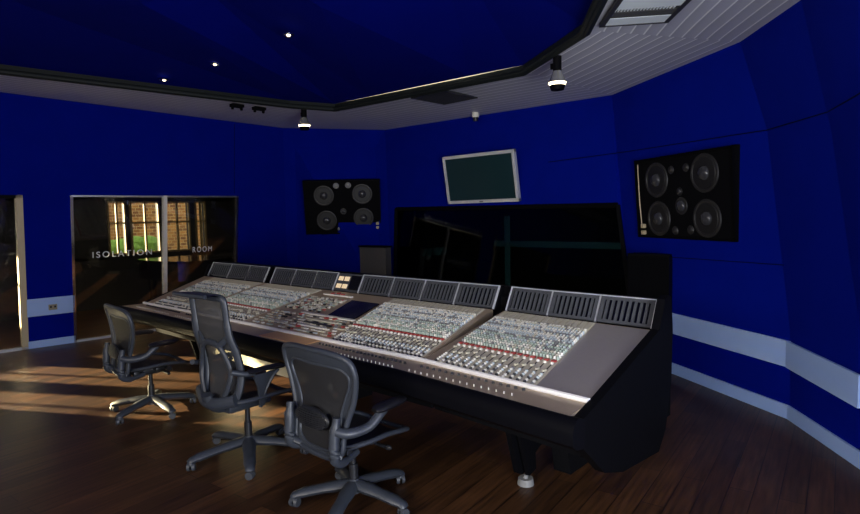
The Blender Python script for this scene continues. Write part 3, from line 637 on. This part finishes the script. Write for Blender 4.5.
def highback(label, loc, rz):
    r = thing('office_chair', loc, label, 'office chair', G_A, rz)
    star_base(r, .395, 'frame', rot=math.radians(-105), thin=.040); column(r, .12, .38)
    zs = .46
    def seat(b):
        rows = []
        for j in range(13):
            y = -.22+.50*j/12; q = abs(j-6)/6; wv = .25*(1-.35*q**4); z0 = zs-.05*max(0, (y-.12)/.16)**1.6 if y > .12 else zs
            rows.append([V((wv*(-1+2*i/12), y, z0+.03*((-1+2*i/12)**2))) for i in range(13)])
        grid(b, rows)
    ob('seat_mesh', seat, 'meshd', r, True)
    sh = [(0, .285, zs-.05), (.16, .28, zs-.035), (.245, .2, zs+.01), (.26, .0, zs+.025), (.235, -.17, zs+.022), (.12, -.24, zs+.01), (0, -.25, zs)]
    loop = cat([V(p) for p in sh]+[V((-x, y, z)) for x, y, z in sh[1:-1][::-1]], 5, True)
    ob('seat_frame', lambda b: tube(b, loop, .022, True, flat=.7), 'frame', r, True)
    def mech(b):
        box(b, (0, -.03, .40), (.20, .34, .06), None, 0, .025); tube(b, cat([(0, .08, .385), (0, -.15, .395), (0, -.26, .43), (0, -.30, .52)], 4), .045, flat=.7)
    ob('tilt_mechanism', mech, 'frame', r, True)
    yb = lambda z: -.20+.045*math.sin((z-.45)/.45*math.pi)-.06*max(0, z-.55) if z < .9 else -.221-.10*(z-.9)
    half = [(0, .455), (.14, .47), (.195, .53), (.212, .66), (.212, .80), (.200, .92), (.195, 1.04), (.195, 1.13), (.180, 1.17), (.09, 1.18), (0, 1.18)]
    hp = [V((x, yb(z)-.035*(1-(x/.25)**2), z)) for x, z in half]
    lp = cat(hp+[V((-p.x, p.y, p.z)) for p in hp[1:-1][::-1]], 5, True)
    ob('back_frame', lambda b: tube(b, lp, [.026 if p.z > 1.0 else .031 for p in lp], True, flat=.8, up=(0, 1, 0)), 'frame', r, True)
    def bm_(b):
        hw = cat([(p.x, p.z, 0) for p in hp], 6); rows = []
        for j in range(19):
            z = .475+(1.165-.475)*j/18; c = min(((abs(h.y-z), h.x) for h in hw if h.x > .12), key=lambda q: q[0])[1]
            rows.append([V((c*(-1+2*i/12), yb(z)-.035*(1-(c*(-1+2*i/12)/.25)**2)+.006, z)) for i in range(13)])
        grid(b, rows)
    ob('back_mesh', bm_, 'mesh', r, True)
    # headrest: padded rim that curls rearward over the top
    ob('headrest', lambda b: (grid(b, [[V((x, yb(1.15)-.02*(1-(x/.25)**2)-.034*j**1.3*.9, 1.19+.012*j-.003*j*j)) for x in [-.195+.39*i/12 for i in range(13)]] for j in range(4)]),
        grid(b, [[V((x, yb(1.15)-.02*(1-(x/.25)**2)-.034*j**1.3*.9, 1.17+.012*j-.000*j*j)) for x in [-.195+.39*i/12 for i in range(13)]] for j in range(4)]),
        tube(b, [V((x, yb(1.15)-.132-.02*(1-(x/.25)**2), 1.20)) for x in [-.195+.39*i/12 for i in range(13)]], .014)), 'frame', r, True)
    # Y shaped spine
    def spine(b):
        tube(b, cat([(-.11, -0.250, .49), (-.165, -0.235, .60), (-.172, -0.225, .70), (-.09, -0.250, .85), (.09, -0.250, .85), (.172, -0.225, .70), (.165, -0.235, .60), (.11, -0.250, .49)], 4), .022, flat=.7, up=(0, 1, 0))
        for e in (-1, 1): tube(b, [(e*.09, -0.250, .85), (e*.19, -0.220, .93)], .024, flat=.7, up=(0, 1, 0))
        tube(b, cat([(-.22, -0.220, .5), (-.1, -0.270, .47), (0, -0.285, .46), (.1, -0.270, .47), (.22, -0.220, .5)], 4), .034, flat=1.2)
    ob('back_spine', spine, 'frame', r, True)
    for e in (-1, 1):
        def leafarm(b):
            prism(b, [(e*.268, .055, .655), (e*.268, -.125, .655), (e*.258, -.085, .56), (e*.25, -.07, .43), (e*.25, -.04, .43), (e*.258, -.015, .56)], (e*.02, 0, 0))
            tube(b, cat([(e*.25, -.06, .42), (e*.262, -.03, .52), (e*.275, .03, .62), (e*.28, .07, .655)], 4), .017, flat=.8)
            tube(b, cat([(e*.24, -.26, .70), (e*.275, -.18, .675), (e*.285, -.12, .67)], 4), .02, flat=.9)
        a = ob('armrest', leafarm, 'frame', r, True)
        ob('arm_pad', lambda b: tube(b, cat([(e*.285, -.17, .684), (e*.29, -.06, .686), (e*.285, .05, .680), (e*.275, .12, .668)], 4), [.022]+[.038]*10+[.03, .018], flat=.45), 'pad', a, True)
    return r
highback('tall high-back mesh office chair with headrest, between the two lower chairs', (-3.67, 2.02, 0), math.radians(4))

# ================================================================ WALL SPEAKERS, MONITOR
def speaker(label, c, u, v, w_, h, wo, ports, mids, cable):
    u, v = V(u).normalized(), V(v).normalized(); n = u.cross(v)   # n points into the room
    r = thing('wall_speaker', c, label, 'speaker', 'studio monitor speakers set in the blue walls')
    Rm = Matrix((u, v, n)).transposed().to_4x4()
    r.rotation_euler = Rm.to_euler()
    ob('baffle', lambda b: box(b, (0, 0, -.04), (w_, h, .10)), 'matte', r)
    def rim(b):
        t = .016
        box(b, (0, h/2-t/2, .022), (w_, t, .025)); box(b, (0, -h/2+t/2, .022), (w_, t, .025)); box(b, (-w_/2+t/2, 0, .022), (t, h, .025)); box(b, (w_/2-t/2, 0, .022), (t, h, .025))
    ob('baffle_rim', rim, 'black', r)
    for x, y, rad in wo:
        k = ob('woofer', lambda b: (tube(b, [V((x+rad*math.cos(a), y+rad*math.sin(a), .014)) for a in [i*math.pi/16 for i in range(32)]], rad*.10, True, 8, .8), cyl(b, (x, y, .011), (x, y, .018), rad*1.0, rad*.95, 32)), 'surr', r, True)
        ob('cone', lambda b: cyl(b, (x, y, .0185), (x, y, .022), rad*.88, rad*.86, 32), 'cone', k, True)
        ob('dust_cap', lambda b: sphere(b, (x, y, .02), (rad*.42, rad*.42, rad*.26), seg=22), 'cap', k, True)
    for x, y, rad in mids:
        k = ob('midrange_driver', lambda b: (cyl(b, (x, y, .010), (x, y, .018), rad*1.15, rad*1.1, 24)), 'surr', r, True)
        ob('dome', lambda b: sphere(b, (x, y, .016), (rad*.8, rad*.8, rad*.45), seg=18), 'cap', k, True)
    for x, y, rad, m in ports:
        ob('port_plug', lambda b: (cyl(b, (x, y, .01), (x, y, .016), rad, rad*.92, 20), sphere(b, (x, y, .014), (rad*.8, rad*.8, rad*.3), seg=14)), m, r, True)
    cx_, cy_, lx = cable
    k = ob('connector', lambda b: [box(b, (cx_, cy_+d, .03), (.05, .045, .04), None, 0, .008) for d in (-.035, .035)], 'beige', r, True)
    if lx: ob('cable', lambda b: tube(b, cat([(cx_-.01, cy_+.05, .04), (cx_-.02, 0, .045), (cx_-.03, h/2-.05, .04)], 4), .006, seg=6), 'beige', k, True)
    return r
# right: measured on its own panel
w_, h_ = 1.40, .835
px = lambda X, Y: ((X-280)/520*w_, -(Y-260)/445*h_)
spr = speaker('large black wall speaker right of the television, pale cable down its left side', V((-2.011, 5.825, 1.802)), (.8424, -.5388, 0), (-.035, -.0547, .9979), w_, h_,
    [(-.36, .185, .165), (.335, .205, .165), (-.35, -.215, .165), (.345, -.215, .165)], [(-.13, .20+.07, .042, 'surr'), (.085, .275, .042, 'surr'), (-.11, -.335, .045, 'surr'), (.115, -.325, .045, 'surr')],
    [(-.015, .05, .035), (.0, -.09, .075)], (-.60, -.33, True))
spl = speaker('black wall speaker with four pale grey discs, left of the television', V((-7.582, 6.071, 1.845)), (.7071, .7071, 0), (.14, -.14, .98), 1.26, .90,
    [(-.30, .20, .155), (.335, .215, .155), (-.275, -.22, .155), (.34, -.19, .155)], [(-.09, .36, .05, 'tweet'), (.11, .365, .05, 'tweet'), (-.055, -.37, .05, 'tweet'), (.145, -.365, .05, 'tweet')],
    [(0.01, -.07, .045)], (.57, -.32, False))
# flat tv
mon = thing('flat_television', (-4.93, 6.384, 2.175), 'flat wall television with silver frame above the control window', 'television')
mon.rotation_euler = Matrix((V((1, 0, 0)), V((0, -.1643, .9864)), V((1, 0, 0)).cross(V((0, -.1643, .9864))))).transposed().to_euler()
def tvf(b):
    W, Hh, t = 1.248, .69, .045
    box(b, (0, Hh/2-t/2, 0), (W, t, .06), None, 0, .008); box(b, (0, -Hh/2+t/2, 0), (W, t, .06), None, 0, .008)
    for e in (-1, 1): box(b, (e*(W/2-t/2), 0, 0), (t, Hh, .06), None, 0, .008)
ob('television_frame', tvf, 'silver', mon); bx('screen', (0, 0, .002), (1.16, .61, .03), 'tv', mon); bx('television_back', (0, 0, -.035), (1.2, .65, .03), 'matte', mon)
ob('badge', lambda b: box(b, (.0, -.325, .032), (.06, .02, .006)), 'grey', mon)
bx('wall_bracket', (0, -.08, -.09), (.3, .25, .10), 'matte', mon)

# ================================================================ CEILING ITEMS
rail = thing('lighting_rail', (-4.5, 4.6, 3.1), 'black conduit rail along the inner edge of the white plank ceiling', 'rail')
def rl(off, r_):
    pts = [I[0], I[1], I[2], I[3], I[4], I[5], I[6], I[7]]; c = V((-4, 0, 0)); out = []
    for p in pts:
        d = (p-V((-4.2, 1.5, p.z))).normalized(); out.append(p+d*off+V((0, 0, -.02))-rail.location)
    return lambda b: tube(b, out, r_, seg=8)
ob('rail_pipe', rl(-.01, .028), 'rail', rail, True); ob('rail_pipe', rl(.045, .020), 'rail', rail, True)
ob('rail_channel', rl(.02, .033), 'rail', rail)
def spot(label, top, drop):
    r = thing('spotlight', top, label, 'spotlight', 'spotlights hanging from the ceiling rail')
    ob('hanger', lambda b: (tube(b, [(0, 0, 0), (.01, 0, -drop+.12)], .005, seg=6), tube(b, [(.03, 0, 0), (.0, .01, -drop*.5), (.02, 0, -drop+.12)], .004, seg=6)), 'black', r)
    ob('lamp_holder', lambda b: (cyl(b, (.02, 0, -drop), (.02, 0, -drop+.13), .038, .038, 16), box(b, (-.03, 0, -drop+.05), (.03, .02, .05))), 'black', r, True)
    k = ob('reflector', lambda b: cyl(b, (.02, 0, -drop-.10), (.02, 0, -drop), .078, .04, 24, caps=False), 'lampglass', r, True)
    ob('lit_ring', lambda b: cyl(b, (.02, 0, -drop-.125), (.02, 0, -drop-.10), .068, .08, 24), 'bulb', k, True)
    ob('lens_hood', lambda b: cyl(b, (.02, 0, -drop-.165), (.02, 0, -drop-.125), .058, .07, 24), 'black', k, True)
    l = lamp('spot_light', 'SPOT', (0, 0, 0), (0, 0, -1), 14, (1, .78, .5), spot_size=1.6, spot_blend=.6, shadow_soft_size=.05); l.parent = r; l.location = (.02, 0, -drop-.18)
    return r
spot('lit spotlight hanging at the right bend of the ceiling rail', V((-2.70, 4.62, 3.07)), .14)
spot('lit spotlight hanging at the left bend of the ceiling rail, above the left wall', P2(-6.60, 4.66)+V((0, 0, -.03)), .12)
def downlight(label, p):
    r = thing('downlight', p, label, 'ceiling light', 'small round downlights in the blue ceiling')
    ob('bezel', lambda b: tube(b, [V((.045*math.cos(a), .045*math.sin(a), -.005)) for a in [i*math.pi/10 for i in range(20)]], .010, True, 8), 'chrome', r, True)
    ob('lit_bulb', lambda b: sphere(b, (0, 0, -.008), (.020, .020, .014), seg=10), 'bulb', r, True)
    l = lamp('down_light', 'SPOT', (0, 0, 0), (0, 0, -1), 6, (1, .8, .55), spot_size=1.3, spot_blend=.6, shadow_soft_size=.03); l.parent = r; l.location = (0, 0, -.04)
DL = [((-4.60, 3.12, 3.37), 'right-hand one of three in a row'), ((-5.95, 3.09, 3.36), 'middle one of three in a row'), ((-6.75, 2.88, 3.30), 'left-hand one of three in a row')]
for p, l_ in DL: downlight('lit round ceiling downlight, '+l_, p)
# sensor
se = thing('ceiling_sensor', (-5.04, 6.45, cz(-5.04, 6.45)), 'small white sensor under the plank ceiling above the television', 'sensor')
ob('sensor_body', lambda b: cyl(b, (0, 0, 0), (0, 0, -.07), .05, .05, 16), 'white', se, True); ob('sensor_eye', lambda b: cyl(b, (0, 0, -.07), (0, 0, -.12), .04, .03, 16), 'dark', se, True)
# dark grille
gr = thing('ceiling_vent', (-4.67, 5.37, cz(-4.67, 5.37)-.02), 'dark rectangular air grille in the plank ceiling by the rail', 'vent')
def ventf(b):
    for s_ in (-1, 1): box(b, (s_*.26, 0, 0), (.03, .60, .02)); box(b, (0, s_*.29, 0), (.55, .03, .02))
ob('vent_frame', ventf, 'acd', gr); ob('vent_slats', lambda b: [box(b, (0, -.26+.04*i, .0), (.5, .022, .01)) for i in range(14)], 'acd', gr); bx('vent_backing', (0, 0, .008), (.5, .56, .004), 'matte', gr)
# ceiling air unit, corners measured on the ceiling
ac = thing('air_conditioning_unit', (-1.72, 4.15, cz(-1.72, 4.15)), 'ceiling air unit with pale panel and louvres, top right near the rail', 'air conditioner')
e1 = V((.40, .28, 0)); e1n = e1.normalized(); e2n = V((.62, -.78, 0)).normalized()
def acq(a0, a1, b0, b1, z, th): return lambda b: prism(b, [e1n*a0+e2n*b0+V((0, 0, z)), e1n*a1+e2n*b0+V((0, 0, z)), e1n*a1+e2n*b1+V((0, 0, z)), e1n*a0+e2n*b1+V((0, 0, z))], (0, 0, th))
A0, A1, B0, B1 = -.25, .25, -.22, .75
ob('unit_frame', lambda b: [acq(*q, -.025, .03)(b) for q in ((A0, A0+.035, B0, B1), (A1-.035, A1, B0, B1), (A0, A1, B0, B0+.02), (A0, A1, B1-.03, B1))], 'acd', ac)
ob('unit_panel', acq(A0+.03, A1-.03, B0+.02, B0+.17, -.02, .015), 'acw', ac)
ob('louvre', lambda b: [acq(A0+.03+.0, A1-.03, B0+.18+.02*i, B0+.188+.02*i, -.02, .014)(b) for i in range(6)], 'acd', ac)
ob('filter_grille', lambda b: [acq(A0+.04+.022*i, A0+.05+.022*i, B0+.17, B0+.32, -.012, .004)(b) for i in range(19)], 'acw', ac)
ob('unit_panel', acq(A0+.03, A1-.03, B0+.36, B1-.04, -.02, .015), 'acw', ac)
# two little black clips on the left soffit
for k, (x, y) in enumerate(((-7.16, 4.0), (-7.11, 4.30))):
    r = thing('rail_clamp', (x, y, cz(x, y)), ('small black two-legged clamp under the left plank ceiling, the one farther from the hanging spotlight', 'small black two-legged clamp under the left plank ceiling, the one nearer the hanging spotlight')[k], 'clamp', 'black clamps on the left plank ceiling')
    ob('clamp_bar', lambda b: box(b, (0, 0, -.02), (.10, .16, .04)), 'matte', r); ob('clamp_leg', lambda b: box(b, (0, -.065, -.055), (.03, .025, .04)), 'matte', r); ob('clamp_leg', lambda b: box(b, (0, .065, -.055), (.03, .025, .04)), 'matte', r)

# sockets
sk = thing('wall_socket', Lp(2.19, .545, .022), 'metal double socket on the pale band between the two glass doors', 'socket')
bx('socket_plate', (.004, 0, 0), (.008, .10, .075), 'brass', sk); [bx('socket_switch', (.010, y, .005), (.006, .022, .026), 'dark', sk) for y in (-.025, .025)]
s2 = thing('wall_socket', (-.735, 4.862, .513), 'metal plate with two dark connectors on the pale band at far right', 'socket', rz=math.atan2(-.81, .585))
bx('socket_plate', (0, -.012, 0), (.125, .008, .085), 'brass', s2)
for x in (-.028, .028): bx('socket_hole', (x, -.018, -.008), (.035, .006, .022), 'dark', s2)
